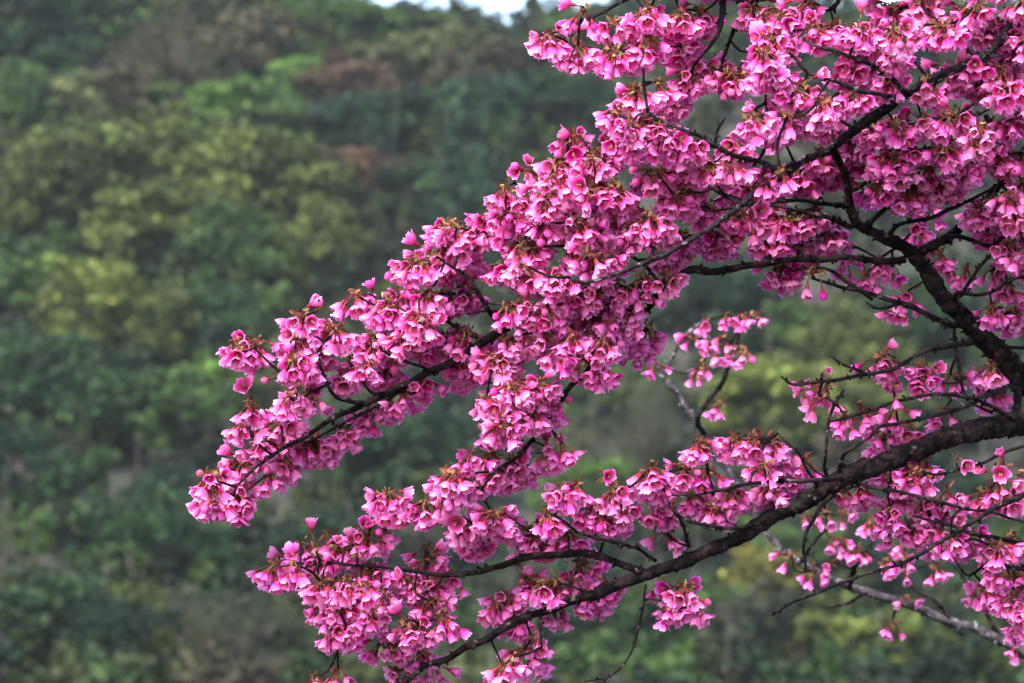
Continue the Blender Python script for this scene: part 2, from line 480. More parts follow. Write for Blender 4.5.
FOREST = [
 # px, py, half width, half height, colour, kind, label
 (22, 12, 50, 46, 'deep', 'broad', 'deep green leafy tree filling the upper left corner of the hilltop'),
 (98, 10, 46, 40, 'mid', 'broad', 'mid green round tree on the skyline beside the corner tree'),
 (12, 105, 34, 40, 'mid', 'broad', 'green tree on the left edge just under the corner tree'),
 (70, 70, 34, 32, 'deep', 'broad', 'dark green tree wedged below the two hilltop corner trees'),
 (75, 108, 40, 30, 'pale', 'loose', 'pale olive scrubby tree right of the dark hilltop trees'),
 (128, 88, 30, 28, 'brown', 'loose', 'small grey brown tree beside the pale scrubby tree'),
 (180, 52, 58, 46, 'brown', 'bare', 'large bare purplish brown tree near the top of the hill'),
 (255, 48, 44, 36, 'brown', 'loose', 'dull brown thin leaved tree right of the large bare tree'),
 (160, 2, 42, 30, 'pale', 'loose', 'pale green hilltop tree above the large bare brown tree'),
 (236, 4, 44, 30, 'pale', 'loose', 'greyish green skyline tree beside a chink of sky'),
 (315, 6, 42, 36, 'mid', 'broad', 'green skyline tree left of the open patch of sky'),
 (364, 26, 32, 22, 'bright', 'broad', 'bright green skyline tree under the open sky'),
 (432, 30, 28, 18, 'mid', 'broad', 'green round tree standing against the white sky'),
 (487, 38, 24, 15, 'deep', 'broad', 'small dark green tree in the dip of the skyline'),
 (532, 24, 20, 20, 'deep', 'cone', 'pointed dark green tree on the skyline beside the top blossoms'),
 (585, 26, 34, 22, 'mid', 'broad', 'mid green skyline tree behind the top left tip of the blossoms'),
 (650, 26, 40, 24, 'deep', 'broad', 'dark skyline tree showing through gaps in the top blossom spray'),
 (710, 40, 40, 24, 'mid', 'loose', 'green skyline tree under the small chink of white sky among blossoms'),
 (780, 30, 40, 26, 'pale', 'broad', 'pale skyline tree glimpsed through the densest blossoms'),
 (850, 34, 40, 26, 'deep', 'broad', 'dark skyline tree glimpsed above the main grey branch'),
 (920, 30, 40, 26, 'mid', 'broad', 'green skyline tree glimpsed behind the upper end of the grey branch'),
 (990, 36, 44, 26, 'mid', 'broad', 'green skyline tree behind the top right corner blossoms'),
 (300, 84, 28, 26, 'bright', 'broad', 'bright green small tree below the brown upper slope'),
 (238, 112, 44, 34, 'bright', 'broad', 'bright fresh green tree above the big olive canopy'),
 (285, 128, 34, 30, 'mid', 'broad', 'mid green tree tucked behind the bright fresh green tree'),
 (350, 88, 40, 32, 'rust', 'loose', 'rusty brown tree on the upper slope below the skyline greens'),
 (405, 62, 38, 30, 'pale', 'loose', 'pale yellowish tree on the upper slope'),
 (462, 50, 34, 22, 'pale', 'broad', 'greyish green tree on the ridge just below the dip in the skyline'),
 (450, 84, 34, 28, 'brown', 'loose', 'purplish brown tree on the upper slope right of the rusty tree'),
 (520, 62, 46, 26, 'brown', 'loose', 'reddish brown wide tree just under the skyline dip'),
 (350, 130, 38, 30, 'blue', 'broad', 'bluish dark green tree below the rusty tree'),
 (410, 118, 36, 30, 'deep', 'broad', 'dark green tree halfway up the slope beside the bluish tree'),
 (490, 106, 40, 30, 'blue', 'broad', 'blue green bushy tree left of the top blossom spray'),
 (565, 104, 44, 30, 'deep', 'broad', 'deep green bushy tree behind the top blossom spray'),
 (345, 172, 40, 28, 'rust', 'loose', 'rusty red tree at the right end of the big olive canopy'),
 (385, 190, 34, 30, 'rust', 'bare', 'dull red bare tree right of the rusty red tree'),
 (462, 178, 34, 62, 'blue', 'cone', 'tall bluish conifer standing left of the highest pink flowers'),
 (420, 196, 36, 36, 'deep', 'broad', 'dark green tree at the foot of the tall bluish conifer'),
 (95, 178, 62, 52, 'olive', 'broad', 'broad olive tree forming the left part of the big canopy'),
 (180, 158, 66, 48, 'olive', 'broad', 'large yellowish olive tree crowning the big canopy'),
 (262, 190, 62, 52, 'olive', 'broad', 'wide olive green tree on the right part of the big canopy'),
 (160, 226, 56, 44, 'olive', 'broad', 'lower olive tree beneath the large yellowish olive tree'),
 (225, 255, 54, 44, 'mid', 'broad', 'mid green tree below the right part of the olive canopy'),
 (20, 200, 40, 46, 'olive', 'loose', 'olive tree cut by the left edge beside the big canopy'),
 (318, 250, 44, 44, 'olive', 'loose', 'loose olive tree behind the upper tip of blossoms'),
 (25, 285, 46, 44, 'mid', 'broad', 'grey green tree on the left edge below the olive trees'),
 (85, 318, 58, 64, 'yellow', 'loose', 'yellow green tree standing out on the middle left slope'),
 (150, 330, 44, 46, 'olive', 'loose', 'olive tree leaning against the yellow green tree'),
 (210, 335, 46, 42, 'deep', 'broad', 'dark green tree left of the middle blossom branch'),
 (265, 310, 34, 34, 'mid', 'loose', 'mid green small tree right above the blossom branch tip'),
 (35, 380, 46, 50, 'deep', 'broad', 'dull green tree below the yellow green tree on the left edge'),
 (112, 400, 50, 48, 'deep', 'broad', 'dark green tree beneath the yellow green tree'),
 (180, 420, 46, 44, 'mid', 'loose', 'sparse green tree left of the drooping blossom tip'),
 (220, 392, 36, 40, 'bright', 'loose', 'bright green sapling beside the drooping blossom tip'),
 (20, 470, 40, 48, 'dark', 'loose', 'dark tree with visible grey trunk at the left edge'),
 (80, 500, 40, 48, 'deep', 'loose', 'dark green tree with a pale trunk in the lower left wood'),
 (135, 548, 54, 54, 'deep', 'broad', 'bushy green tree with bright top in the lower left wood'),
 (178, 512, 40, 38, 'blue', 'broad', 'blue green round tree below the drooping blossom tip'),
 (205, 562, 38, 36, 'deep', 'loose', 'green tree left of the lowest blossom sprays'),
 (48, 622, 56, 46, 'deep', 'broad', 'leafy green tree in the bottom left corner'),
 (120, 650, 46, 40, 'dark', 'broad', 'bluish green bush like tree along the bottom edge'),
 (205, 640, 46, 44, 'grey', 'bare', 'bare grey brown thicket tree with curved twigs near the bottom'),
 (262, 640, 40, 44, 'grey', 'bare', 'bare grey tree beside the lowest left blossoms'),
 (330, 560, 50, 50, 'dark', 'broad', 'very dark tree behind the lowest left blossoms'),
 (370, 452, 46, 44, 'deep', 'broad', 'dark green tree seen between the two left blossom branches'),
 (430, 440, 36, 36, 'dark', 'broad', 'dark tree in the gap above the lower blossom branch'),
 (600, 455, 36, 60, 'grey', 'bare', 'bare pale grey tree with upright stems in the central gap'),
 (648, 430, 34, 56, 'grey', 'bare', 'bare grey stemmed tree behind the forked lichen branch'),
 (585, 490, 42, 34, 'bright', 'broad', 'bright green bush like tree in the central gap'),
 (620, 385, 40, 34, 'mid', 'broad', 'green tree above the bare grey stems in the central gap'),
 (745, 300, 42, 38, 'dark', 'broad', 'dark blue green tree under the long horizontal branch'),
 (775, 400, 56, 44, 'yellow', 'broad', 'yellow green tree right of the forked lichen branch'),
 (845, 350, 50, 40, 'olive', 'broad', 'olive tree seen beneath the thick upper limb'),
 (860, 410, 46, 34, 'yellow', 'loose', 'soft yellow green tree between the two thick limbs'),
 (920, 320, 46, 40, 'deep', 'broad', 'dark green tree behind the thick upper limb'),
 (930, 400, 40, 34, 'mid', 'loose', 'mid green tree behind the crossing twigs between the limbs'),
 (755, 590, 46, 36, 'gold', 'loose', 'golden olive tree under the lower limb'),
 (700, 620, 44, 40, 'mid', 'broad', 'green tree right of the single hanging blossom cluster'),
 (735, 650, 40, 36, 'dark', 'broad', 'dark blue green tree beneath the golden olive tree'),
 (640, 640, 46, 44, 'deep', 'broad', 'dark green tree behind the hanging bare twig'),
 (600, 668, 40, 30, 'mid', 'loose', 'thin green tree at the bottom below the lower limb'),
 (820, 640, 44, 34, 'olive', 'loose', 'olive tree under the long bare foreground twig'),
 (880, 650, 50, 34, 'yellow', 'broad', 'yellow green round tree at the bottom under the lichen branch'),
 (955, 660, 44, 34, 'olive', 'broad', 'olive green tree in the bottom right corner'),
 (930, 590, 40, 34, 'deep', 'broad', 'dark tree behind the lichen branch at the right'),
 (800, 560, 40, 34, 'mid', 'broad', 'mid green tree behind the blurred blossoms under the limb'),
 (565, 640, 40, 40, 'dark', 'loose', 'dark sparse tree between the lower limb and the bottom edge'),
 (690, 510, 40, 34, 'deep', 'broad', 'dark green tree behind the lower right blossom row'),
]


def forest_tree(i, px, py, rx, ry, colour, kind, label):
    # put the tree where its crown stands about 1.7 crown heights above the slope
    best = None
    for D in np.linspace(66, 225, 320):
        c = P(px, py, D)
        gap = c.z - ground_z(c.x, c.y)
        want = max(1.9, 1.35 * ry * K * D)
        if best is None or abs(gap - want) < best[0]:
            best = (abs(gap - want), D)
    D = best[1]
    c = P(px, py, D)
    gz = ground_z(c.x, c.y)
    r, h = rx * K * D * 1.38, ry * K * D * 1.36
    name = {'cone': 'conifer_tree', 'bare': 'bare_tree'}.get(kind, 'forest_tree')
    root = empty(name, (c.x, c.y, gz - 0.1), label, 'tree', 'trees on the wooded hillside')
    cm = CROWNS[kind][i % len(CROWNS[kind])]
    cr = link('crown', cm, root, (0, 0, c.z - gz + 0.1))
    cr.scale = (r, r, h)
    cr.rotation_euler = (0, 0, random.uniform(0, 6.28))
    j = random.uniform(0.85, 1.15)
    cr.color = (*[v * j for v in COL[colour]], 1)
    tr = link('trunk', TRUNKS[i % 4], root)
    hh = max(0.8, c.z - gz + (0.2 * h))
    w = max(1.8, hh) * (1.0 if kind != 'bare' else 0.8)
    tr.scale = (w, w, hh)
    tr.rotation_euler = (0, 0, random.uniform(0, 6.28))


for i, a in enumerate(FOREST):
    forest_tree(i, *a)


def build_woods():
    """The rest of the wood: a low mass of small trees and undergrowth nobody could count."""
    r = np.random.default_rng(5)
    names = ['deep', 'mid', 'mid', 'olive', 'olive', 'blue', 'brown', 'dark', 'pale', 'grey', 'bright']
    protos = []
    for k in range(6):
        c, n, b = crown_points('broad' if k % 2 else 'loose', 26, 20, r)
        protos.append((c, n, b))
    s = Soup()
    y = 66.0
    while y < 222:
        half = 0.215 * y + 24
        x = -half + r.uniform(0, 3)
        while x < half:
            xx, yy = x + r.uniform(-1.4, 1.4), y + r.uniform(-1.4, 1.4)
            c, n, b = protos[r.integers(6)]
            rad = r.uniform(1.2, 2.1)
            hgt = rad * r.uniform(0.8, 1.25)
            th = r.uniform(0, 6.28)
            R = np.array([[math.cos(th), -math.sin(th), 0], [math.sin(th), math.cos(th), 0], [0, 0, 1]])
            pc = (c @ R.T) * np.array([rad, rad, hgt]) + np.array([xx, yy, ground_z(xx, yy) + hgt * 0.95])
            v, q = leaf_cards(pc, n @ R.T, 0.21, r)
            br = np.repeat(b * r.uniform(0.75, 1.25, len(b)), 4)[:, None]
            base = np.array(COL[names[r.integers(len(names))]]) * r.uniform(0.35, 0.75)
            s.add(v, q, br * base)
            x += r.uniform(2.6, 4.2)
        y += 3.2
    o = link('woods', s.mesh('woods', WOODS, smooth=False))
    o['kind'] = 'stuff'
    o['label'] = 'mixed green and brown wood covering the far hillside'
    # scattered bare stems inside the wood
    s = Soup()
    for k in range(120):
        yy = r.uniform(70, 205)
        xx = r.uniform(-1, 1) * (0.2 * yy + 8)
        z = ground_z(xx, yy)
        h = r.uniform(3.5, 6.0)
        lean = r.normal(size=2) * 0.35
        pth = catmull(np.array([[xx, yy, z - .2], [xx + lean[0] * .5, yy + lean[1] * .5, z + h * .55], [xx + lean[0], yy + lean[1], z + h]]), 0.8)
        v, q = tube(pth, np.linspace(0.085, 0.025, len(pth)), 6)
        s.add(v, q)
    o = link('undergrowth', s.mesh('undergrowth', BARK_TREE))
    o['kind'] = 'stuff'
    o['label'] = 'thin grey stems standing all through the wood'


build_woods()

# ------------------------------------------------------------------ haze: the air between here and the hill
def build_haze():
    m = bpy.data.materials.new('haze_air')
    m.use_nodes = True
    N, L = m.node_tree.nodes, m.node_tree.links
    N.remove(N['Principled BSDF'])
    pv = N.new('ShaderNodeVolumePrincipled')
    pv.inputs['Color'].default_value = (0.86, 0.92, 0.94, 1)
    pv.inputs['Density'].default_value = HAZE
    pv.inputs['Density Attribute'].default_value = ''
    pv.inputs['Anisotropy'].default_value = 0.2
    L.new(pv.outputs['Volume'], N['Material Output'].inputs['Volume'])
    m.cycles.homogeneous_volume = True
    x, y0, y1, z0, z1 = 5000.0, -90.0, 5200.0, -30.0, 60.0
    v = np.array([[a, b, c] for c in (z0, z1) for a, b in ((-x, y0), (x, y0), (x, y1), (-x, y1))])
    q = np.array([[3, 2, 1, 0], [4, 5, 6, 7], [0, 1, 5, 4], [1, 2, 6, 5], [2, 3, 7, 6], [3, 0, 4, 7]])
    o = link('haze', mesh_np('haze', v, q, m, smooth=False))
    o['kind'] = 'stuff'
    o['label'] = 'thin pale haze hanging over the hillside'


HAZE = 0.00016
if HAZE:
    build_haze()

# ------------------------------------------------------------------ cherry tree: branches
# every point: px, py, offset in metres behind the focus plane, width in pixels at that distance
BR = [
 ('limb', 'dark', 1, [(1082, 440, .16, 50), (1050, 405, .15, 44), (1010, 366, .14, 36), (992, 347, .13, 31), (966, 321, .11, 27), (943, 296, .10, 25), (924, 270, .09, 22), (905, 249, .08, 19), (878, 236, .07, 16), (858, 226, .06, 14), (850, 200, .05, 13), (846, 176, .04, 11), (831, 149, .0, 10)]),
 ('limb', 'dark', 1, [(1092, 470, .12, 46), (1060, 440, .10, 38), (1024, 427, .08, 33), (990, 427, .06, 32), (950, 438, .04, 30), (900, 457, .02, 29), (860, 471, .0, 28), (820, 490, .0, 27), (780, 513, .0, 24), (740, 535, .0, 21), (700, 554, .0, 19), (660, 571, .0, 18), (620, 585, .01, 17), (580, 598, .02, 14), (540, 612, .02, 12), (504, 630, .02, 11), (465, 648, .02, 10), (427, 667, .02, 8), (404, 688, .02, 6), (380, 720, .02, 4)]),
 ('branch', 'grey', 1, [(831, 149, .0, 12), (798, 165, -.05, 10), (764, 188, -.10, 9), (740, 205, -.12, 8), (700, 234, -.14, 7), (662, 256, -.15, 6), (640, 264, -.15, 6), (605, 278, -.15, 5), (583, 281, -.15, 4), (572, 277, -.15, 3)]),
 ('branch', 'grey', 3, [(831, 149, .0, 12), (850, 133, -.05, 14), (872, 117, -.08, 15), (893, 102, -.09, 14), (912, 91, -.09, 13), (939, 76, -.08, 12), (966, 64, -.07, 11), (992, 48, -.05, 10), (1022, 4, -.02, 8), (1050, -50, .02, 6), (1070, -110, .04, 3)]),
 ('branch', 'grey', 1, [(800, 164, -.05, 7), (780, 167, -.10, 7), (756, 162, -.13, 7), (737, 156, -.15, 7), (718, 145, -.16, 7), (703, 137, -.16, 6), (687, 131, -.17, 5), (666, 122, -.17, 4), (648, 112, -.17, 3)]),
 ('twig', 'grey', 1, [(714, 143, -.16, 4), (718, 130, -.17, 4), (726, 118, -.18, 3)]),
 ('branch', 'grey', 1, [(911, 92, -.09, 8), (895, 82, -.13, 8), (871, 64, -.17, 7), (850, 57, -.18, 6), (833, 51, -.18, 6), (815, 45, -.18, 5), (800, 37, -.18, 3)]),
 ('branch', 'grey', 1, [(900, 97, -.09, 7), (886, 95, -.14, 7), (866, 92, -.17, 6), (840, 84, -.18, 6), (822, 77, -.18, 5), (806, 70, -.18, 5), (790, 52, -.18, 3)]),
 ('branch', 'dark', 1, [(848, 206, .05, 8), (825, 204, .02, 7), (802, 199, .0, 6), (775, 201, -.01, 6), (745, 204, -.01, 5), (715, 212, .0, 3)]),
 ('branch', 'dark', 1, [(852, 226, .06, 8), (838, 222, .04, 7), (821, 217, .03, 7), (787, 208, .03, 6), (755, 203, .04, 5), (730, 196, .05, 3)]),
 ('branch', 'dark', 2, [(905, 260, .09, 11), (880, 262, .08, 9), (848, 257, .07, 8), (810, 260, .06, 9), (782, 262, .05, 9), (742, 267, .04, 10), (714, 272, .03, 11), (690, 271, .03, 12), (668, 287, .02, 14), (642, 309, .02, 14), (618, 340, .03, 12), (592, 367, .01, 9), (566, 393, .0, 8), (543, 424, .0, 7), (520, 454, .0, 5), (503, 466, .0, 4)]),
 ('branch', 'dark', 2, [(690, 271, .03, 9), (660, 283, .04, 9), (630, 290, .05, 9), (600, 296, .06, 11), (560, 305, .05, 12), (530, 314, .03, 13), (513, 322, .01, 14), (483, 341, .0, 13), (462, 356, .0, 12), (440, 369, .0, 11), (416, 380, .0, 10), (393, 391, .0, 10), (351, 410, .0, 9), (313, 432, .0, 7), (283, 449, .0, 6), (256, 468, .0, 5), (236, 486, .0, 4)]),
 ('branch', 'dark', 1, [(505, 326, .01, 8), (494, 317, -.02, 8), (484, 302, -.04, 7), (475, 287, -.05, 6), (468, 276, -.05, 5), (455, 269, -.05, 3)]),
 ('twig', 'dark', 1, [(508, 312, .01, 5), (488, 311, .0, 4), (466, 314, .0, 3)]),
 ('branch', 'dark', 1, [(362, 404, .0, 7), (355, 404, -.01, 6), (336, 396, -.02, 6), (326, 383, -.03, 5), (321, 368, -.04, 4), (318, 352, -.04, 3)]),
 ('twig', 'dark', 1, [(385, 393, .0, 5), (374, 393, -.01, 5), (366, 386, -.02, 4), (356, 374, -.02, 3)]),
 ('twig', 'dark', 1, [(432, 373, .0, 5), (424, 367, -.01, 5), (412, 364, -.02, 4), (402, 360, -.02, 3)]),
 ('twig', 'dark', 1, [(410, 384, .0, 6), (390, 398, .01, 6), (365, 413, .02, 5), (345, 422, .02, 4), (320, 436, .02, 3)]),
 ('branch', 'dark', 1, [(642, 571, .0, 12), (625, 566, .01, 11), (606, 558, .02, 11), (577, 554, .03, 11), (545, 555, .03, 10), (520, 560, .03, 10), (488, 568, .03, 9), (458, 575, .02, 7), (420, 572, .02, 6), (389, 568, .02, 5), (350, 565, .02, 4), (320, 560, .02, 3)]),
 ('twig', 'dark', 1, [(655, 561, .0, 6), (640, 550, -.04, 5), (615, 541, -.06, 5), (596, 537, -.06, 5), (577, 533, -.06, 3)]),
 ('twig', 'dark', 1, [(646, 586, .0, 4), (644, 600, -.02, 4), (642, 614, -.02, 4), (636, 638, -.02, 3.4), (627, 659, -.02, 3.2), (617, 671, -.02, 3), (606, 678, -.02, 3), (584, 682, -.02, 2.2)]),
 ('twig', 'dark', 1, [(541, 613, .02, 6), (541, 629, .0, 5), (542, 647, .0, 3)]),
 ('branch', 'dark', 1, [(848, 477, .0, 8), (828, 480, -.05, 7), (802, 483, -.07, 6), (780, 482, -.07, 6), (748, 484, -.08, 5), (718, 490, -.08, 5), (697, 494, -.08, 4), (672, 495, -.08, 3)]),
 ('branch', 'dark', 1, [(780, 514, .0, 7), (762, 522, -.04, 6), (745, 527, -.05, 6), (726, 528, -.05, 5), (710, 526, -.05, 5), (696, 523, -.05, 5), (684, 518, -.05, 4), (668, 506, -.05, 3)]),
 ('twig', 'dark', 1, [(688, 545, .0, 6), (684, 530, -.02, 5), (680, 518, -.03, 4), (671, 508, -.04, 3)]),
 ('twig', 'dark', 1, [(826, 478, .0, 6), (825, 460, -.04, 5), (826, 440, -.05, 5), (832, 410, -.05, 5), (838, 399, -.05, 4), (845, 390, -.05, 3.4)]),
 ('branch', 'dark', 1, [(1018, 376, .12, 9), (1008, 385, .08, 8), (992, 393, .04, 7), (977, 399, .0, 6), (958, 408, -.01, 6), (939, 414, -.02, 6), (909, 422, -.03, 5), (882, 425, -.04, 5), (871, 437, -.04, 5), (858, 445, -.04, 5), (844, 453, -.03, 6), (840, 470, -.01, 6)]),
 ('branch', 'dark', 1, [(1014, 420, .06, 8), (1000, 410, .03, 7), (977, 399, -.005, 6), (958, 396, -.02, 6), (939, 395, -.03, 5), (918, 397, -.03, 5), (897, 401, -.03, 5), (863, 413, -.03, 4), (845, 418, -.03, 4), (829, 422, -.03, 2.5)]),
 ('branch', 'dark', 1, [(975, 340, .10, 9), (962, 344, .04, 8), (945, 346, .0, 7), (928, 351, -.02, 7), (912, 359, -.02, 6), (897, 367, -.02, 6), (867, 374, -.02, 6), (836, 380, -.02, 5), (802, 385, -.02, 5), (790, 383, -.02, 4), (781, 376, -.02, 2.5)]),
 ('twig', 'dark', 1, [(866, 374, -.02, 5), (850, 368, -.03, 4), (841, 363, -.03, 4), (832, 356, -.03, 2.5)]),
 ('branch', 'dark', 1, [(962, 322, .10, 10), (954, 326, .08, 9), (935, 317, .05, 8), (916, 309, .04, 8), (897, 303, .04, 7), (878, 296, .04, 7), (862, 291, .04, 6), (846, 288, .04, 5), (830, 283, .04, 5), (811, 277, .05, 3)]),
 ('twig', 'dark', 1, [(900, 305, .04, 5), (886, 308, .03, 4), (876, 308, .03, 4), (866, 302, .03, 2.5)]),
 ('branch', 'dark', 1, [(872, 298, .05, 6), (852, 284, .06, 6), (832, 272, .06, 5), (812, 268, .06, 4), (790, 272, .06, 3)]),
 ('branch', 'dark', 3, [(914, 262, .09, 16), (928, 251, .08, 15), (944, 238, .07, 14), (962, 225, .06, 13), (980, 206, .05, 11), (998, 188, .05, 10), (1014, 170, .05, 9), (1034, 150, .05, 8), (1070, 120, .05, 6), (1110, 80, .06, 3)]),
 ('branch', 'dark', 0, [(944, 238, .07, 9), (958, 236, .05, 7), (975, 242, .04, 6), (992, 246, .04, 6), (1010, 232, .04, 5), (1032, 222, .04, 4), (1060, 210, .04, 3)]),
 ('branch', 'dark', 0, [(850, 190, .05, 8), (870, 180, .02, 7), (890, 171, .0, 7), (912, 153, -.01, 6), (930, 147, -.02, 6), (947, 141, -.02, 6), (966, 126, -.02, 5), (986, 110, -.02, 4), (1000, 100, -.02, 3)]),
 ('branch', 'dark', 0, [(884, 240, .07, 8), (896, 226, .05, 7), (915, 221, .03, 6), (935, 217, .02, 6), (955, 207, .01, 6), (975, 196, .01, 5), (995, 186, .01, 4), (1016, 172, .01, 3)]),
 ('branch', 'dark', 0, [(868, 233, .07, 8), (872, 222, .05, 8), (884, 211, .04, 7), (897, 197, .03, 6), (908, 180, .03, 5), (914, 166, .03, 3)]),
 ('branch', 'dark', 0, [(1014, 168, .05, 8), (1010, 156, .04, 7), (1000, 145, .03, 6), (990, 130, .03, 5), (984, 116, .03, 4)]),
 ('branch', 'dark', 1, [(966, 64, -.07, 9), (966, 82, -.04, 9), (972, 70, -.03, 8), (986, 56, -.02, 6), (1003, 44, -.02, 4)]),
 ('branch', 'dark', 0, [(1026, -4, -.02, 9), (980, -30, .02, 9), (900, -46, .05, 9), (830, -44, .06, 9), (770, -34, .06, 9), (722, -26, .05, 8), (680, -18, .03, 8), (648, -10, .01, 7), (626, 1, .0, 6), (609, 10, .0, 5), (592, 17, .0, 5), (574, 25, .0, 5), (556, 30, .0, 4)]),
 ('branch', 'dark', 1, [(722, -26, .05, 9), (723, -6, .03, 9), (722, 12, .01, 9), (721, 30, .0, 7), (712, 45, .0, 5), (700, 58, .0, 3)]),
 ('branch', 'dark', 0, [(770, -34, .06, 9), (764, -10, .06, 8), (750, 4, .05, 8), (742, 2, .05, 6), (728, -4, .05, 4)]),
 ('branch', 'dark', 0, [(850, -45, .06, 8), (842, -15, .06, 8), (836, 4, .05, 7), (826, 10, .05, 6), (812, 2, .05, 3)]),
 ('twig', 'dark', 1, [(1094, 462, .12, 10), (1060, 476, .02, 9), (1024, 493, -.05, 8), (1002, 504, -.07, 7.5), (977, 518, -.09, 7), (947, 538, -.11, 6.5), (928, 551, -.12, 6), (909, 560, -.12, 6), (875, 572, -.13, 5), (840, 583, -.13, 5), (820, 591, -.13, 4.5), (802, 598, -.13, 4.5), (785, 608, -.13, 4), (771, 615, -.13, 3)]),
 ('twig', 'dark', 1, [(852, 482, .0, 6), (872, 488, -.03, 5), (897, 492, -.05, 5), (916, 496, -.06, 5), (935, 501, -.06, 5), (962, 508, -.06, 4.5), (989, 512, -.06, 4.5), (1010, 518, -.06, 4), (1040, 526, -.06, 3)]),
 ('twig', 'dark', 1, [(1086, 452, .12, 8), (1055, 440, .02, 6), (1024, 446, -.02, 5), (992, 459, -.04, 5), (972, 467, -.05, 4.5), (954, 471, -.05, 4.5), (938, 474, -.05, 4), (922, 471, -.05, 3)]),
 ('twig', 'dark', 1, [(834, 494, .0, 8), (827, 500, -.01, 7), (819, 509, -.02, 6), (813, 520, -.02, 6), (806, 533, -.02, 5), (804, 549, -.02, 5), (806, 562, -.02, 4), (806, 573, -.02, 2.5)]),
 ('twig', 'dark', 1, [(818, 487, .0, 5), (808, 470, -.03, 4.5), (798, 453, -.04, 4), (788, 443, -.04, 4), (778, 433, -.04, 2.5)]),
 ('branch', 'dark', 1, [(1100, 520, .12, 12), (1070, 545, .06, 9), (1024, 542, .02, 7), (990, 537, .0, 6), (970, 533, -.01, 6), (950, 524, -.01, 5), (930, 520, -.01, 4), (912, 516, -.01, 3)]),
 ('branch', 'dark', 1, [(1050, 545, .04, 8), (1032, 566, .04, 7), (1012, 566, .04, 6), (990, 562, .04, 5), (968, 575, .05, 4), (955, 560, .05, 3)]),
 ('branch', 'dark', 1, [(1012, 368, .14, 16), (1018, 388, .12, 14), (1018, 404, .10, 12), (1016, 420, .08, 12)]),
 ('twig', 'dark', 1, [(954, 324, .1, 6), (955, 345, .07, 5), (960, 368, .05, 5), (964, 390, .03, 5), (972, 402, .01, 4), (992, 412, .02, 4)]),
 ('twig', 'dark', 1, [(955, 300, .1, 7), (960, 292, .06, 6), (975, 296, .04, 5), (992, 292, .03, 5), (1010, 282, .03, 4), (1030, 276, .03, 3)]),
 ('twig', 'dark', 1, [(965, 292, .07, 6), (975, 275, .05, 5), (985, 260, .04, 5), (996, 250, .03, 4)]),
 ('twig', 'dark', 1, [(958, 324, .1, 6), (978, 330, .08, 5), (1000, 345, .06, 5), (1030, 348, .06, 5), (1060, 344, .06, 3)]),
 ('twig', 'dark', 1, [(642, 309, .02, 6), (632, 318, -.02, 5), (618, 326, -.04, 4), (600, 330, -.05, 3)]),
 ('branch', 'dark', 0, [(600, 278, -.12, 5), (590, 262, -.08, 6), (575, 240, -.04, 6), (556, 220, -.01, 6), (535, 205, .0, 5), (520, 190, .0, 4), (510, 176, .0, 3)]),
 ('branch', 'dark', 0, [(662, 256, -.15, 5), (640, 236, -.08, 5), (620, 214, -.03, 5), (604, 190, .0, 4), (585, 168, .0, 4), (568, 152, .0, 3)]),
 ('branch', 'dark', 0, [(740, 205, -.12, 5), (715, 190, -.04, 5), (690, 178, .0, 5), (662, 160, .02, 4), (640, 146, .02, 3)]),
 ('branch', 'dark', 0, [(750, 4, .05, 6), (735, 30, .06, 6), (722, 60, .06, 5), (700, 85, .05, 4), (680, 98, .04, 3)]),
 ('branch', 'dark', 0, [(560, 305, .05, 6), (535, 285, .03, 6), (515, 262, .02, 5), (500, 240, .02, 4), (485, 222, .02, 3)]),
 ('branch', 'dark', 0, [(483, 341, .0, 6), (455, 325, .01, 6), (430, 315, .02, 5), (405, 312, .02, 4), (385, 310, .02, 3)]),
 ('branch', 'dark', 0, [(668, 287, .02, 6), (640, 262, .06, 5), (615, 238, .08, 4), (600, 220, .08, 3)]),
 ('branch', 'dark', 0, [(764, 262, .05, 6), (780, 240, .10, 5), (800, 225, .14, 5), (815, 205, .16, 4), (830, 180, .18, 3)]),
]
TRUNK = [(1082, 425, .15, 40), (1098, 520, .15, 74), (1112, 700, .13, 92), (1122, 1000, .10, 104), (1128, 1400, .08, 118), (1138, 1800, .08, 140), (1142, 1900, .08, 165)]

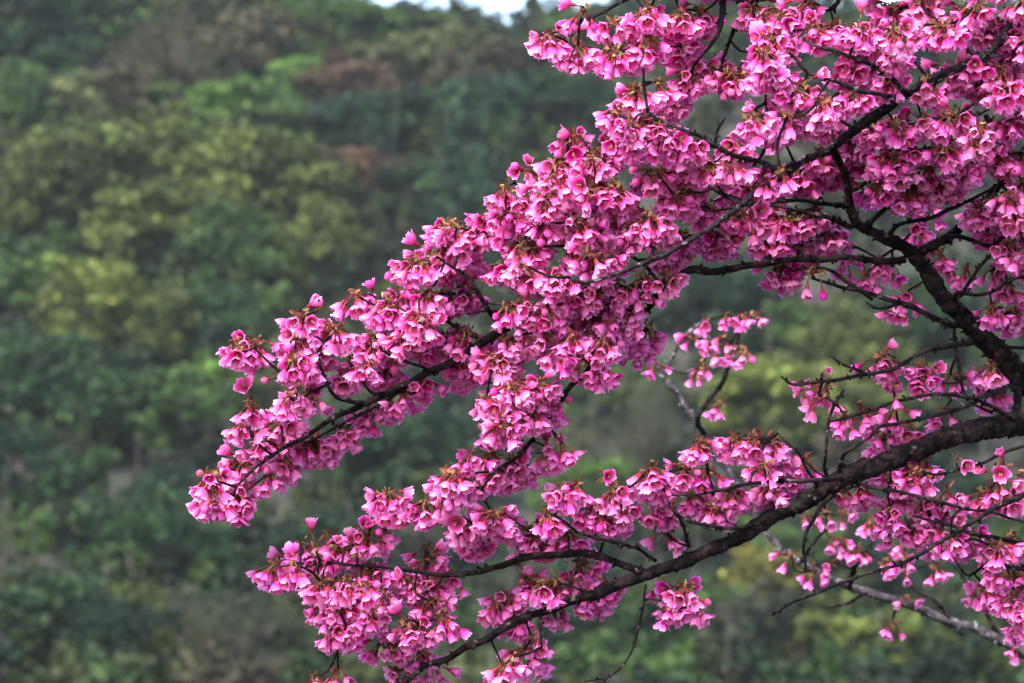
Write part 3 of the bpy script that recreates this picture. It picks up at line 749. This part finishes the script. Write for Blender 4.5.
BACK = [
 ('limb', 'pale', 1, [(1170, 740, 1.25, 24), (1100, 695, 1.22, 18), (1024, 654, 1.2, 13), (1000, 641, 1.2, 12), (966, 626, 1.2, 11), (924, 611, 1.2, 10), (890, 598, 1.2, 10), (852, 588, 1.2, 9), (813, 570, 1.2, 8), (787, 553, 1.2, 8), (764, 530, 1.2, 8), (738, 490, 1.2, 8), (716, 450, 1.2, 8), (693, 416, 1.2, 7), (676, 394, 1.2, 7), (662, 373, 1.2, 7), (646, 356, 1.2, 5)]),
 ('branch', 'pale', 1, [(664, 376, 1.2, 5), (674, 352, 1.2, 5), (686, 336, 1.2, 5), (702, 323, 1.2, 4), (715, 316, 1.2, 3)]),
 ('branch', 'dark', 1, [(704, 434, 1.2, 6), (697, 420, 1.15, 6), (709, 399, 1.15, 6), (723, 384, 1.15, 6), (730, 362, 1.15, 5), (735, 344, 1.15, 5), (742, 322, 1.15, 4)]),
 ('twig', 'dark', 1, [(866, 592, 1.2, 4), (846, 604, 1.2, 3), (826, 608, 1.2, 2)]),
 ('twig', 'dark', 1, [(908, 604, 1.2, 4), (896, 612, 1.2, 3), (893, 624, 1.2, 2)]),
 ('twig', 'dark', 1, [(950, 620, 1.2, 5), (935, 600, 1.2, 4), (915, 590, 1.2, 3)]),
 ('branch', 'dark', 1, [(850, 588, 1.2, 6), (856, 566, 1.15, 5), (868, 548, 1.15, 4), (878, 534, 1.15, 3)]),
 ('branch', 'dark', 1, [(800, 562, 1.2, 5), (812, 545, 1.15, 4), (826, 530, 1.15, 3)]),
 ('branch', 'dark', 1, [(1000, 640, 1.2, 6), (985, 610, 1.2, 5), (968, 585, 1.2, 4), (955, 565, 1.2, 3)]),
]
BACK_TRUNK = [(1170, 745, 1.25, 40), (1182, 900, 1.25, 80), (1190, 1200, 1.25, 96), (1196, 1560, 1.25, 130)]

MATS = {'dark': BARK, 'grey': BARK_GREY, 'pale': BARK_PALE}


THIN = 0.70


def branch_path(pts):
    c = []
    for px, py, d, w in pts:
        D = FOCUS + d
        p = P(px, py, D)
        c.append((p.x, p.y, p.z, w * (THIN if d < 1 else 0.85) * 0.5 * K * D))
    return catmull(np.array(c), 0.004)


def to_px(p):
    """Pixel position of a world point (used to thin blossoms round visible wood)."""
    v = p - np.array(CAM)
    D = v @ np.array(FWD)
    return 512 + v[..., 0] / (K * D), 341.5 - (v @ np.array(UP)) / (K * D), D


def build_wood(root, specs, trunk, samples):
    base = np.array(root.location)
    for k, (name, kind, front, pts) in enumerate(specs):
        sp = branch_path(pts)
        path, rad = sp[:, :3], np.maximum(sp[:, 3], 0.0009)
        n = len(path)
        wob = np.array([[noise.noise(Vector((i * 0.13, k * 7.7, a * 3.3))) for a in range(3)] for i in range(n)])
        path = path + wob * np.minimum(rad * 1.4, 0.004)[:, None]
        # knots and nodes along the wood
        rr = rad * (1 + 0.14 * np.array([noise.noise(Vector((i * 0.3, k * 3.1, 9))) for i in range(n)]))
        s = Soup()
        sides = 26 if rad.max() > 0.008 else 10
        v, q = tube(path, rr, sides, 0.24 if sides == 26 else 0.19, k)
        s.add(v, q)
        r = np.random.default_rng(100 + k)
        tan = np.gradient(path, axis=0)
        for j in range(int(n * 0.4)):                       # short spurs and buds
            i = r.integers(1, n - 1)
            t = tan[i] / np.linalg.norm(tan[i])
            d = np.cross(t, r.normal(size=3))
            d = d / np.linalg.norm(d) + 0.5 * t
            L = r.uniform(0.0015, 0.0038) + rr[i]
            e = path[i] + d * L
            v, q = tube(np.array([path[i], (path[i] + e) / 2 + r.normal(size=3) * .0006, e]), np.array([0.0024, 0.0021, 0.0012]) * (1 if rr[i] > .0025 else .7), 6)
            s.add(v, q)
        link(name, s.mesh(name, MATS[kind], base), root)
        fr = np.full(n, front)
        qx = to_px(path)[0]
        if front == 2:                                      # wood that the flowers hide along part of its length
            fr = np.where((qx > 520) & (qx < 640), 0, 1)
        if front == 3:
            fr = np.where(qx > 950, 0, 1)
        samples.append(np.column_stack([path, rr, fr]))
    sp = branch_path(trunk)
    s = Soup()
    sp = sp[::3]
    v, q = tube(sp[:, :3], sp[:, 3], 24, 0.12, 3)
    s.add(v, q)
    link('trunk', s.mesh('trunk', BARK, base), root)


# ------------------------------------------------------------------ blossoms: one flower in a few states of opening
def flower(openness, seed, bud=False):
    r = np.random.default_rng(seed)
    pet, cal = Soup(), Soup()
    mm = 0.001
    nt, nu = 7, 7
    ts, us = np.linspace(0, 1, nt), np.linspace(-1, 1, nu)
    for k in range(5):
        a0 = 2 * math.pi * k / 5 + r.normal() * 0.07
        flare = r.normal() * 0.15 + openness
        ph, amp, roll = r.uniform(0, 6.28), r.uniform(0.25, 0.8), r.normal() * 0.9
        lenk = r.uniform(0.93, 1.07)
        V, T = [], []
        rnd = r.uniform()
        for t in ts:
            if bud:
                R = 2.0 + 3.6 * math.sin(math.pi * min(1, t * 1.02)) ** 0.8 * (1 - 0.25 * t)
                z = 7 + 11 * t * lenk
            else:
                R = 2.2 + 5.3 * flare * math.sin(t * math.pi / 2) ** 0.58 + 2.2 * max(0, flare - 0.45) * t ** 4
                z = 6.5 + (13.2 - 3.4 * max(0, flare - 0.9)) * t * lenk - 2.2 * max(0, flare - .95) * t ** 3
            w = (1.6 + 4.4 * math.sin(min(1, t * 1.25) * math.pi / 2)) * (1 - 0.58 * (max(0, t - 0.55) / 0.45) ** 1.4)
            half = min(w / max(R, 1.2), 0.85)
            for u in us:
                rr = R + 0.45 * u + ((0.5 * u * u * t + amp * math.sin(2.6 * u + ph) * t ** 2 + roll * t ** 5) if not bud else 0) + r.normal() * (0.10 * t + 0.25 * t ** 4)
                zz = z + (-1.3 * (1 - abs(u)) if t == 1 else 0) - 0.5 * u * u * t + r.normal() * (0.10 * t + 0.32 * t ** 4)
                a = a0 + u * half
                V.append((math.cos(a) * rr * mm, math.sin(a) * rr * mm, zz * mm))
                T.append((0.33 + 0.66 * t if not bud else 0.25 + 0.45 * t, 0, rnd))
        idx = np.arange(nt * nu).reshape(nt, nu)
        q = np.stack([idx[:-1, :-1], idx[:-1, 1:], idx[1:, 1:], idx[1:, :-1]], -1).reshape(-1, 4)
        pet.add(V, q, T)
        Vi = np.array(V)                                    # the inner skin of the petal, deeper coloured
        rad_ = np.linalg.norm(Vi[:, :2], axis=1)
        Vi[:, :2] *= ((rad_ - 0.00022) / rad_)[:, None]
        Ti = [(min(1.0, 0.10 + 0.54 * (i // nu) / (nt - 1) + 0.32 * ((i // nu) / (nt - 1)) ** 6), 0, rnd) for i in range(nt * nu)]
        pet.add(Vi, q[:, ::-1], Ti)
    if not bud:
        for k in range(9):                                  # stamens
            a, rad = r.uniform(0, 6.28), r.uniform(0.8, 2.8)
            p0 = np.array([math.cos(a) * .6, math.sin(a) * .6, 7]) * mm
            p1 = np.array([math.cos(a) * rad, math.sin(a) * rad, r.uniform(14, 19)]) * mm
            v, q = tube(np.array([p0, p1]), np.array([.22, .17]) * mm, 4)
            cal.add(v, q, np.full((len(v), 3), 1.0) * np.array([0.75, 0.25, 0.42]))
            v, q = tube(np.array([p1, p1 + np.array([0, 0, .9 * mm])]), np.array([.42, .34]) * mm, 4)
            cal.add(v, q, np.full((len(v), 3), 1.0) * np.array([0.62, 0.42, 0.12]))
    zz = np.array([0, 1.2, 3.5, 6.0, 8.2]) * mm
    rd = np.array([0.75, 1.6, 2.1, 2.5, 2.5]) * mm
    v, q = tube(np.column_stack([np.zeros(5), np.zeros(5), zz]), rd, 8)
    cal.add(v, q, np.full((len(v), 3), 1.0) * np.array([0.30, 0.018, 0.04]))
    for k in range(5):                                      # sepals
        a = 2 * math.pi * (k + .5) / 5
        c, s_ = math.cos(a), math.sin(a)
        t_ = np.array([-s_, c, 0])
        d = np.array([c, s_, 0])
        v = np.array([d * 2.5 - t_ * 1.3 + [0, 0, 7.4], d * 2.5 + t_ * 1.3 + [0, 0, 7.4], d * 3.9 + t_ * .5 + [0, 0, 11.2], d * 3.9 - t_ * .5 + [0, 0, 11.2]]) * mm
        cal.add(v, [[0, 1, 2, 3]], np.full((4, 3), 1.0) * np.array([0.40, 0.03, 0.07]))
    f = lambda s: (np.concatenate(s.v), np.concatenate(s.q), np.concatenate(s.t))
    return f(pet), f(cal)


OPEN = (0.46, 0.54, 0.6, 0.66, 0.7, 0.74, 0.78, 0.82, 0.86, 0.9, 0.94, 0.98, 1.02, 1.06, 1.1, 1.16, 1.24, 1.34)
NF = len(OPEN)
FLOWERS = [flower(o, 200 + i) for i, o in enumerate(OPEN)] + [flower(0.5, 250 + i, True) for i in range(3)]


def frames(d, spin):
    d = d / np.linalg.norm(d)
    a = np.cross(d, [0.3, 0.5, 0.81])
    a /= np.linalg.norm(a)
    b = np.cross(d, a)
    c, s = math.cos(spin), math.sin(spin)
    return np.stack([a * c + b * s, b * c - a * s, d], 1)          # columns: local x, y, z


def scale_card(p, d, L, w, r):
    """A small cupped bud scale pointing along d."""
    d = d / np.linalg.norm(d)
    a = np.cross(d, r.normal(size=3))
    a /= np.linalg.norm(a)
    n = np.cross(d, a)
    v = []
    for t, ww in ((0, .45), (.5, 1.0), (1, .25)):
        for u in (-1, 0, 1):
            v.append(p + d * L * t + a * u * w * ww + n * (0.35 * w * (1 - u * u)) + n * (t * t * L * .25))
    i = np.arange(9).reshape(3, 3)
    q = np.stack([i[:-1, :-1], i[:-1, 1:], i[1:, 1:], i[1:, :-1]], -1).reshape(-1, 4)
    return np.array(v), q


# traced clumps: tile origin, then (u, v, ru, rv) in that tile, 2.627 tile units to a pixel
TILES = {
 (180, 280): [(175,190,68,60),(320,125,45,36),(310,175,48,48),(400,150,58,58),(370,195,45,45),(460,62,40,26),(530,90,58,48),(520,180,68,60),(480,230,58,58),(545,240,45,50),(592,62,34,36),(600,180,40,40),(625,110,50,50),(650,62,45,45),(660,180,40,50),(315,245,65,40),(320,320,72,62),(180,350,42,32),(175,400,38,32),(280,395,58,45),(220,440,72,48),(118,560,92,68),(90,535,60,48),(150,590,62,44),(95,605,60,40),(150,510,70,36),(235,535,35,28),(280,495,42,32),(340,445,48,45),(365,465,58,38),(430,430,42,42),(430,275,45,30),(498,365,36,52),(545,350,42,42),(590,320,28,28),(635,290,38,33)],
 (380, 120): [(95,390,60,52),(180,300,62,46),(200,350,72,58),(160,390,78,52),(250,310,42,38),(290,270,48,46),(330,215,38,42),(350,260,58,52),(430,230,68,48),(440,180,54,40),(490,130,64,56),(505,75,36,20),(600,48,26,24),(560,110,46,38),(545,190,48,48),(620,200,58,58),(600,280,78,58),(500,270,78,58),(400,340,82,58),(350,400,78,48),(430,420,88,58),(520,360,78,58),(590,380,68,58),(660,300,48,58),(160,470,75,50),(220,470,48,56),(110,560,86,58),(30,500,56,56),(30,600,58,66),(200,590,86,66),(330,600,78,48),(400,580,68,48),(470,600,78,66),(560,560,78,66),(540,480,78,58),(620,500,66,66),(620,590,58,48)],
 (440, 240): [(60,340,78,58),(150,330,78,48),(195,400,100,64),(150,430,76,46),(155,510,56,44),(250,400,46,54),(285,460,40,40),(235,480,46,32),(415,358,44,34),(420,280,76,48),(320,270,86,58),(380,220,76,66),(470,240,76,56),(540,250,46,46),(518,296,34,20),(600,60,56,26),(640,20,56,36),(282,575,30,28),(165,625,76,46),(40,640,64,54)],
 (520, 0): [(75,122,44,38),(150,142,56,44),(168,52,30,28),(230,152,62,48),(290,150,56,50),(250,85,36,30),(330,50,46,46),(340,130,46,36),(420,60,56,56),(430,140,56,56),(480,50,46,46),(500,190,66,56),(440,220,56,46),(360,240,30,22),(560,220,66,56),(610,50,36,36),(650,60,46,56),(640,150,56,56),(660,200,46,56),(300,270,52,40),(400,280,56,46),(260,320,42,36),(330,340,86,56),(290,390,66,56),(420,390,86,56),(450,460,86,56),(530,450,76,56),(350,480,86,56),(420,530,86,56),(190,430,60,52),(130,380,46,32),(110,450,52,46),(60,520,66,56),(170,510,66,56),(250,540,86,56),(90,600,86,56),(200,620,86,56),(330,600,86,56),(480,560,76,46),(580,500,76,56),(640,480,56,56),(600,580,86,56),(500,640,86,46),(640,640,56,46),(600,330,56,46),(650,330,46,46),(560,410,50,40)],
 (764, 0): [(40,60,56,52),(30,120,60,52),(20,200,60,52),(110,40,40,36),(130,95,56,46),(190,85,50,46),(250,90,60,50),(330,40,60,46),(350,95,62,52),(330,150,62,46),(260,150,50,40),(420,30,50,40),(470,90,60,52),(520,50,56,46),(590,85,60,52),(640,60,46,46),(660,115,46,52),(560,40,40,30),(230,190,62,52),(240,260,60,46),(320,225,60,46),(150,290,62,50),(165,335,60,44),(70,320,60,46),(90,250,60,46),(430,255,36,30),(500,205,62,46),(550,175,56,50),(610,205,60,46),(640,165,52,46),(640,250,60,46),(570,225,60,46),(230,385,60,50),(290,350,60,50),(350,345,60,50),(420,335,60,50),(490,325,60,50),(255,425,60,46),(330,430,56,46),(350,465,40,36),(570,345,60,52),(560,405,56,50),(620,425,50,46),(650,335,52,52),(480,405,60,50),(450,455,60,46),(520,455,60,50),(470,505,60,46),(400,500,56,46),(380,405,60,46),(290,520,48,42),(380,530,56,36),(150,435,52,40),(170,475,42,40),(100,475,60,46),(45,465,56,46),(20,345,50,46),(60,600,60,52),(130,580,42,40),(110,655,56,42),(40,655,56,42),(165,640,40,40),(180,610,36,30),(600,545,56,46),(650,575,46,50),(640,525,50,46),(560,580,46,40),(590,625,50,40),(660,640,40,46),(400,622,28,22),(430,565,28,22),(680,30,40,40),(690,420,50,50),(690,500,50,50),(690,250,50,50)],
 (764, 220): [(60,25,60,36),(150,75,36,32),(40,150,48,46),(85,112,46,36),(205,82,38,32),(215,120,20,10),(268,160,26,22),(340,145,28,26),(300,122,22,16),(400,48,28,24),(356,243,20,14),(378,205,14,16),(455,112,30,42),(495,145,22,22),(535,145,22,24),(602,150,24,22),(640,190,32,26),(650,80,52,56),(600,40,50,36),(640,262,60,46),(598,262,32,42),(310,388,48,34),(350,412,44,28),(412,400,38,44),(430,437,34,20),(490,432,34,24),(545,432,24,26),(600,412,40,40),(592,468,42,28),(168,458,26,24),(125,447,20,18),(146,478,16,14),(213,532,28,22),(252,516,26,20),(346,515,20,18),(330,572,46,36),(376,582,38,38),(310,606,36,32),(400,660,64,32),(340,670,40,26),(600,465,30,22),(470,520,20,18),(620,395,30,20)],
 (764, 423): [(40,92,48,46),(60,150,46,50),(112,125,42,32),(15,170,34,44),(400,160,62,42),(330,170,52,32),(260,190,52,28),(200,192,30,22),(360,212,52,32),(420,242,46,42),(330,252,40,28),(390,300,48,40),(330,300,34,20),(470,325,62,42),(460,288,40,28),(540,322,54,34),(600,352,64,38),(650,335,46,40),(480,198,26,20),(490,226,24,20),(575,212,42,28),(640,222,54,42),(675,162,36,26),(612,168,20,16),(612,402,40,28),(600,465,58,42),(650,482,52,52),(672,545,44,32),(640,432,40,34),(690,420,40,40),(700,500,44,44),(720,560,40,30)],
 (520, 423): [(62,96,22,20),(108,74,26,20),(8,135,30,30),(122,206,56,42),(152,186,34,28),(245,196,36,22),(230,262,66,52),(182,246,32,32),(272,252,42,42),(72,262,36,28),(62,322,62,50),(122,322,52,42),(22,312,42,40),(70,442,66,52),(160,402,52,36),(140,442,42,36),(190,482,56,36),(216,456,34,32),(90,512,44,28),(20,442,46,42),(10,545,36,36),(32,586,20,16),(36,642,30,34),(10,622,36,30),(340,152,42,38),(352,192,56,42),(372,236,54,44),(380,312,30,26),(430,150,32,36),(452,212,44,40),(490,152,36,34),(470,72,36,22),(516,242,48,36),(552,202,42,36),(560,72,44,42),(610,72,54,42),(656,76,34,42),(640,134,36,32),(620,202,44,32),(660,192,36,36),(376,437,28,22),(430,452,52,44),(392,492,50,20),(452,492,40,24)],
 (260, 423): [(40,392,42,44),(90,402,40,40),(110,340,34,26),(335,302,24,22),(180,318,42,22),(210,362,56,42),(272,332,52,42),(290,402,72,46),(170,432,66,52),(240,432,66,52),(200,500,72,52),(212,572,60,36),(150,382,52,40),(320,462,62,52),(300,522,44,32),(390,422,56,46),(430,442,62,52),(450,502,52,42),(480,532,32,30),(440,392,36,36),(500,420,22,22),(440,350,26,14),(380,552,52,52),(420,562,42,42),(320,602,30,20),(350,606,26,22),(410,622,36,30),(355,672,36,22),(460,665,50,26),(392,672,34,26),(360,232,54,50),(332,212,34,32),(430,232,42,44),(500,152,50,48),(540,172,42,42),(500,212,34,32),(550,112,26,26),(540,282,60,50),(560,332,46,42),(610,262,44,50),(645,282,40,40),(600,112,42,40),(650,132,42,40),(640,22,42,38),(672,42,30,30),(640,482,46,40),(660,532,42,30),(625,502,36,36),(662,642,30,30),(640,660,30,24),(205,665,24,18),(140,682,32,12)],
}
# single flowers standing clear of the clumps: px, py of the mouth, then the way it points
SINGLES = [(319, 300, .1, -.3, -.9), (257, 384, -.5, .2, -.4), (404, 238, -.8, -.5, -.2), (402, 256, -.9, .1, -.3), (506, 163, -.8, -.3, -.3), (527, 156, .1, -.4, -.9), (511, 172, -.5, .1, -.8),
           (557, 133, -.9, -.3, -.3), (608, 140, .2, -.1, -.9), (655, 189, .0, .0, -.9), (667, 193, .1, .9, -.3), (673, 300, .1, .7, -.5),
           (833, 370, .2, -.1, -.9), (807, 304, -.1, .9, -.2), (823, 302, .1, .9, -.2), (969, 470, .2, .3, -.9), (997, 449, -.3, -.5, -.6), (1000, 476, -.1, .2, -.9), (608, 480, .1, .1, -.9),
           (315, 519, .0, -.9, -.3), (343, 526, -.4, -.8, -.2), (337, 538, -.2, -.4, -.8), (641, 181, .2, -.6, -.5), (549, 457, .1, .7, -.5), (565, 448, .5, .6, -.4), (896, 414, .0, .8, -.3),
           (644, 75, .0, .9, -.3), (470, 470, -.3, -.5, -.5), (556, 62, -.6, .4, -.5), (540, 42, -.8, -.1, -.4), (392, 572, -.6, -.4, -.5), (928, 97, .0, .7, -.6), (916, 104, -.3, .6, -.6)]
BACK_SPOTS = [(742, 322, 14, 8), (755, 322, 10, 8), (727, 324, 9, 11), (705, 330, 10, 11), (694, 344, 10, 8), (722, 348, 12, 12), (733, 360, 8, 9), (713, 358, 9, 12), (703, 374, 9, 10), (697, 378, 8, 6), (655, 374, 10, 11), (744, 358, 9, 9),
              (719, 410, 9, 8), (825, 521, 18, 9), (806, 527, 10, 9), (842, 520, 10, 8), (836, 549, 16, 10), (813, 579, 12, 8), (791, 563, 10, 8), (871, 530, 12, 12), (858, 561, 12, 16), (846, 556, 8, 8), (886, 573, 14, 14), (903, 568, 14, 12), (907, 582, 12, 10),
              (909, 608, 10, 10), (893, 630, 11, 7), (835, 570, 9, 7), (905, 552, 14, 10), (1018, 655, 12, 8), (1040, 640, 20, 14), (935, 575, 9, 9)]

SPX = K * FOCUS                                              # one pixel in metres on the focus plane


def make_nodes(spots, sample_px, sample_d, sample_front, flowers_per, spread, d_shift):
    """Bud nodes (world position, number of flowers) from the clump spots."""
    nodes = []
    for cx, cy, rx, ry in spots:
        area = math.pi * rx * ry
        n = max(1, int(round(area / NODE_AREA + random.uniform(-.3, .3))))
        for k in range(n):
            f = math.sqrt(random.random())
            a = random.uniform(0, 2 * math.pi)
            x = cx + math.cos(a) * f * max(0, rx - 14)
            top, bot = cy - ry + 9, cy + ry - 24
            if bot < top:
                y = cy - 0.55 * ry - 4
            else:
                y = (top + bot) / 2 + math.sin(a) * f * (bot - top) / 2
            d2 = (sample_px[:, 0] - x) ** 2 + (sample_px[:, 1] - y) ** 2
            i = int(np.argmin(d2))
            d = sample_d[i] + random.gauss(d_shift, spread) - (0 if sample_front[i] else 0.03)
            near = (sample_front > 0) & ((sample_px[:, 0] - x) ** 2 + (sample_px[:, 1] - y - 12) ** 2 < 27 ** 2)
            if near.any() and random.random() < 0.93:
                d = max(d, sample_d[near].max() + 0.03 + random.random() * 0.05)
            nodes.append((x, y, d, flowers_per()))
    return nodes


NODE_AREA = 250.0


def grow(root, nodes, singles, samples, k_clusters, seed):
    """Hang the umbels on the wood and pack them into clusters."""
    r = np.random.default_rng(seed)
    base = np.array(root.location)
    S = np.vstack(samples)
    pts, who = [], []
    for x, y, d, nf in nodes:
        pts.append(np.array(P(x, y, FOCUS + d)))
        who.append((nf, None))
    for x, y, dx, dy, dz, d in singles:
        dirw = np.array(RIGHT) * dx - np.array(UP) * dy + np.array(FWD) * dz
        dirw /= np.linalg.norm(dirw)
        pts.append(np.array(P(x, y, FOCUS + d)) - dirw * 0.034)
        who.append((1, dirw))
    pts = np.array(pts)
    # k-means packs neighbouring umbels into clusters
    c = pts[r.choice(len(pts), k_clusters, replace=False)]
    wgt = np.array([1, 0.35, 1])
    for it in range(25):
        d2 = (((pts[:, None] - c[None]) * wgt) ** 2).sum(-1)
        lab = d2.argmin(1)
        for k in range(k_clusters):
            if (lab == k).any():
                c[k] = pts[lab == k].mean(0)
    # little twigs: each node joins the nearest wood
    wood = S[:, :3]
    dist = np.array([np.min(((wood - p) ** 2).sum(1)) for p in pts])
    twigs = {k: Soup() for k in range(k_clusters)}
    ext = wood
    for i in np.argsort(dist):
        p = pts[i]
        j = int(np.argmin(((ext - p) ** 2).sum(1)))
        a = ext[j]
        L = np.linalg.norm(p - a)
        if L > 0.002:
            mid = (a + p) / 2 + r.normal(size=3) * 0.10 * L + np.array([0, 0, -0.04 * L])
            pth = catmull(np.array([a, mid, p]), 0.006)
            r0 = 0.0011 + min(0.0011, 0.012 * L)
            v, q = tube(pth, np.linspace(r0, 0.0011, len(pth)), 6)
            twigs[lab[i]].add(v, q)
            ext = np.vstack([ext, pth[1:]])
    pet = {k: Soup() for k in range(k_clusters)}
    stk = {k: Soup() for k in range(k_clusters)}
    scl = {k: Soup() for k in range(k_clusters)}
    count = 0
    for i, p in enumerate(pts):
        k = lab[i]
        nf, fixed = who[i]
        age = r.random()
        for j in range(nf):
            if fixed is not None:
                d = fixed
            else:
                th = r.uniform(0, 2 * math.pi)
                d = np.array([math.cos(th) * 0.72 + r.normal() * .2, math.sin(th) * 0.55 - 0.30 + r.normal() * .2, -0.78 + r.normal() * 0.42])
                d /= np.linalg.norm(d)
                if r.random() < 0.008:
                    d[2] = abs(d[2])
            sc_ = r.uniform(0.71, 0.97)
            pl = r.uniform(0.007, 0.017) if fixed is None else 0.014
            b = p + d * pl + np.array([0, 0, 0.12 * pl])
            b = b + r.normal(size=3) * 0.0015
            # gravity bends the flower a little further down than its stalk
            df = d + np.array([0, 0, -0.22]) if fixed is None else d
            f = frames(df, r.uniform(0, 6.28)) * sc_
            g = r.random()
            fl = FLOWERS[r.integers(NF)] if r.random() > 0.08 else FLOWERS[NF + r.integers(3)]
            (pv, pq, pt), (cv, cq, ct) = fl
            t = pt.copy()
            t[:, 1] = np.clip(0.45 * age + 0.3 * g + 0.25 * r.random(), 0, 1)
            t[:, 2] = np.clip(0.45 * age + 0.3 * g + 0.25 * t[:, 2], 0, 1)
            pet[k].add(pv @ f.T + b, pq, t)
            stk[k].add(cv @ f.T + b, cq, ct * r.uniform(0.55, 1.0))
            m = (p + b) / 2 + np.array([0, 0, 0.12 * pl])
            pth = np.array([p, m, b])
            v, q = tube(pth, np.array([.00062, .00058, .00075]), 5)
            base_c = np.array([0.14, 0.065, 0.03]) if r.random() < 0.5 else np.array([0.17, 0.02, 0.03])
            stk[k].add(v, q, np.full((len(v), 3), 1.0) * base_c)
            count += 1
        for j in range(13 if nf > 1 else 7):                  # brown bud scales round the node
            d = r.normal(size=3) + np.array([0, -0.5, -0.1])
            L = r.uniform(.005, .009)
            v, q = scale_card(p + r.normal(size=3) * .0028, d, L, L * .24, r)
            cc = [np.array([0.17, 0.055, 0.03]), np.array([0.25, 0.10, 0.045]), np.array([0.09, 0.03, 0.02]), np.array([0.13, 0.035, 0.03]), np.array([0.19, 0.14, 0.05])][r.integers(5)]
            scl[k].add(v, q, np.full((len(v), 3), 1.0) * cc * r.uniform(.7, 1.3))
    for k in range(k_clusters):
        if not pet[k].n:
            continue
        ctr = np.concatenate(pet[k].v).mean(0)
        o = link('blossom_cluster', pet[k].mesh('blossom_cluster', PETAL, ctr), root, ctr - base)
        link('flower_stalks', stk[k].mesh('flower_stalks', STALK, ctr), o)
        link('bud_scales', scl[k].mesh('bud_scales', SCALE, ctr), o)
        if twigs[k].n:
            link('twig', twigs[k].mesh('twig', BARK, ctr), o)
    print('nodes', len(pts), 'flowers', count)


def sample_arrays(samples):
    S = np.vstack(samples)
    px, py, D = to_px(S[:, :3])
    return np.column_stack([px, py]), D - FOCUS, S[:, 4]


bx = P(1142, 341, FOCUS)
cherry = empty('cherry_tree', (bx.x, bx.y, ground_z(bx.x, bx.y)), 'dark barked cherry tree in full deep pink blossom, sharp in front', 'tree')
W = []
build_wood(cherry, BR, TRUNK, W)
spx, sd_, sfr = sample_arrays(W)
spots = []
for (ox, oy), lst in TILES.items():
    for u, v, ru, rv in lst:
        spots.append((ox + u / 2.627, oy + v / 2.627, ru / 2.627, rv / 2.627))
nodes = make_nodes(spots, spx, sd_, sfr, lambda: random.choice((4, 5, 5, 6, 6)), 0.045, 0.015)
# boughs carry on flowering just outside the picture
extra = [(random.uniform(1030, 1100), random.uniform(-60, 340), 22, 20) for _ in range(34)] + [(random.uniform(640, 1040), random.uniform(-70, -14), 22, 20) for _ in range(46)]
nodes += make_nodes(extra, spx, sd_, sfr, lambda: 5, 0.05, 0.03)
for x, y in ((522, 300), (534, 306), (545, 292), (556, 298), (568, 290), (580, 296), (592, 284), (604, 290), (616, 282), (628, 288), (640, 278), (652, 282), (664, 274),
             (632, 305), (622, 318), (612, 330), (604, 342), (596, 352), (586, 360), (640, 296), (508, 306), (530, 318), (550, 312)):
    nodes.append((x, y, -0.045 + random.gauss(0, 0.012), 5))
singles = []
for x, y, dx, dy, dz in SINGLES:
    i = int(np.argmin((spx[:, 0] - x) ** 2 + (spx[:, 1] - y) ** 2))
    singles.append((x, y, dx, dy, dz, sd_[i] - 0.02))
grow(cherry, nodes, singles, W, 100, 3)

bx2 = P(1196, 341, FOCUS + 1.25)
back = empty('cherry_tree', (bx2.x, bx2.y, ground_z(bx2.x, bx2.y)), 'second cherry with pale grey lichened branch and few blurred flowers, behind the lower limb', 'tree')
W2 = []
build_wood(back, BACK, BACK_TRUNK, W2)
spx2, sd2, sfr2 = sample_arrays(W2)
nodes2 = make_nodes(BACK_SPOTS, spx2, sd2, sfr2 * 0, lambda: random.choice((2, 3, 3)), 0.03, -0.02)
grow(back, nodes2, [], W2, 26, 9)
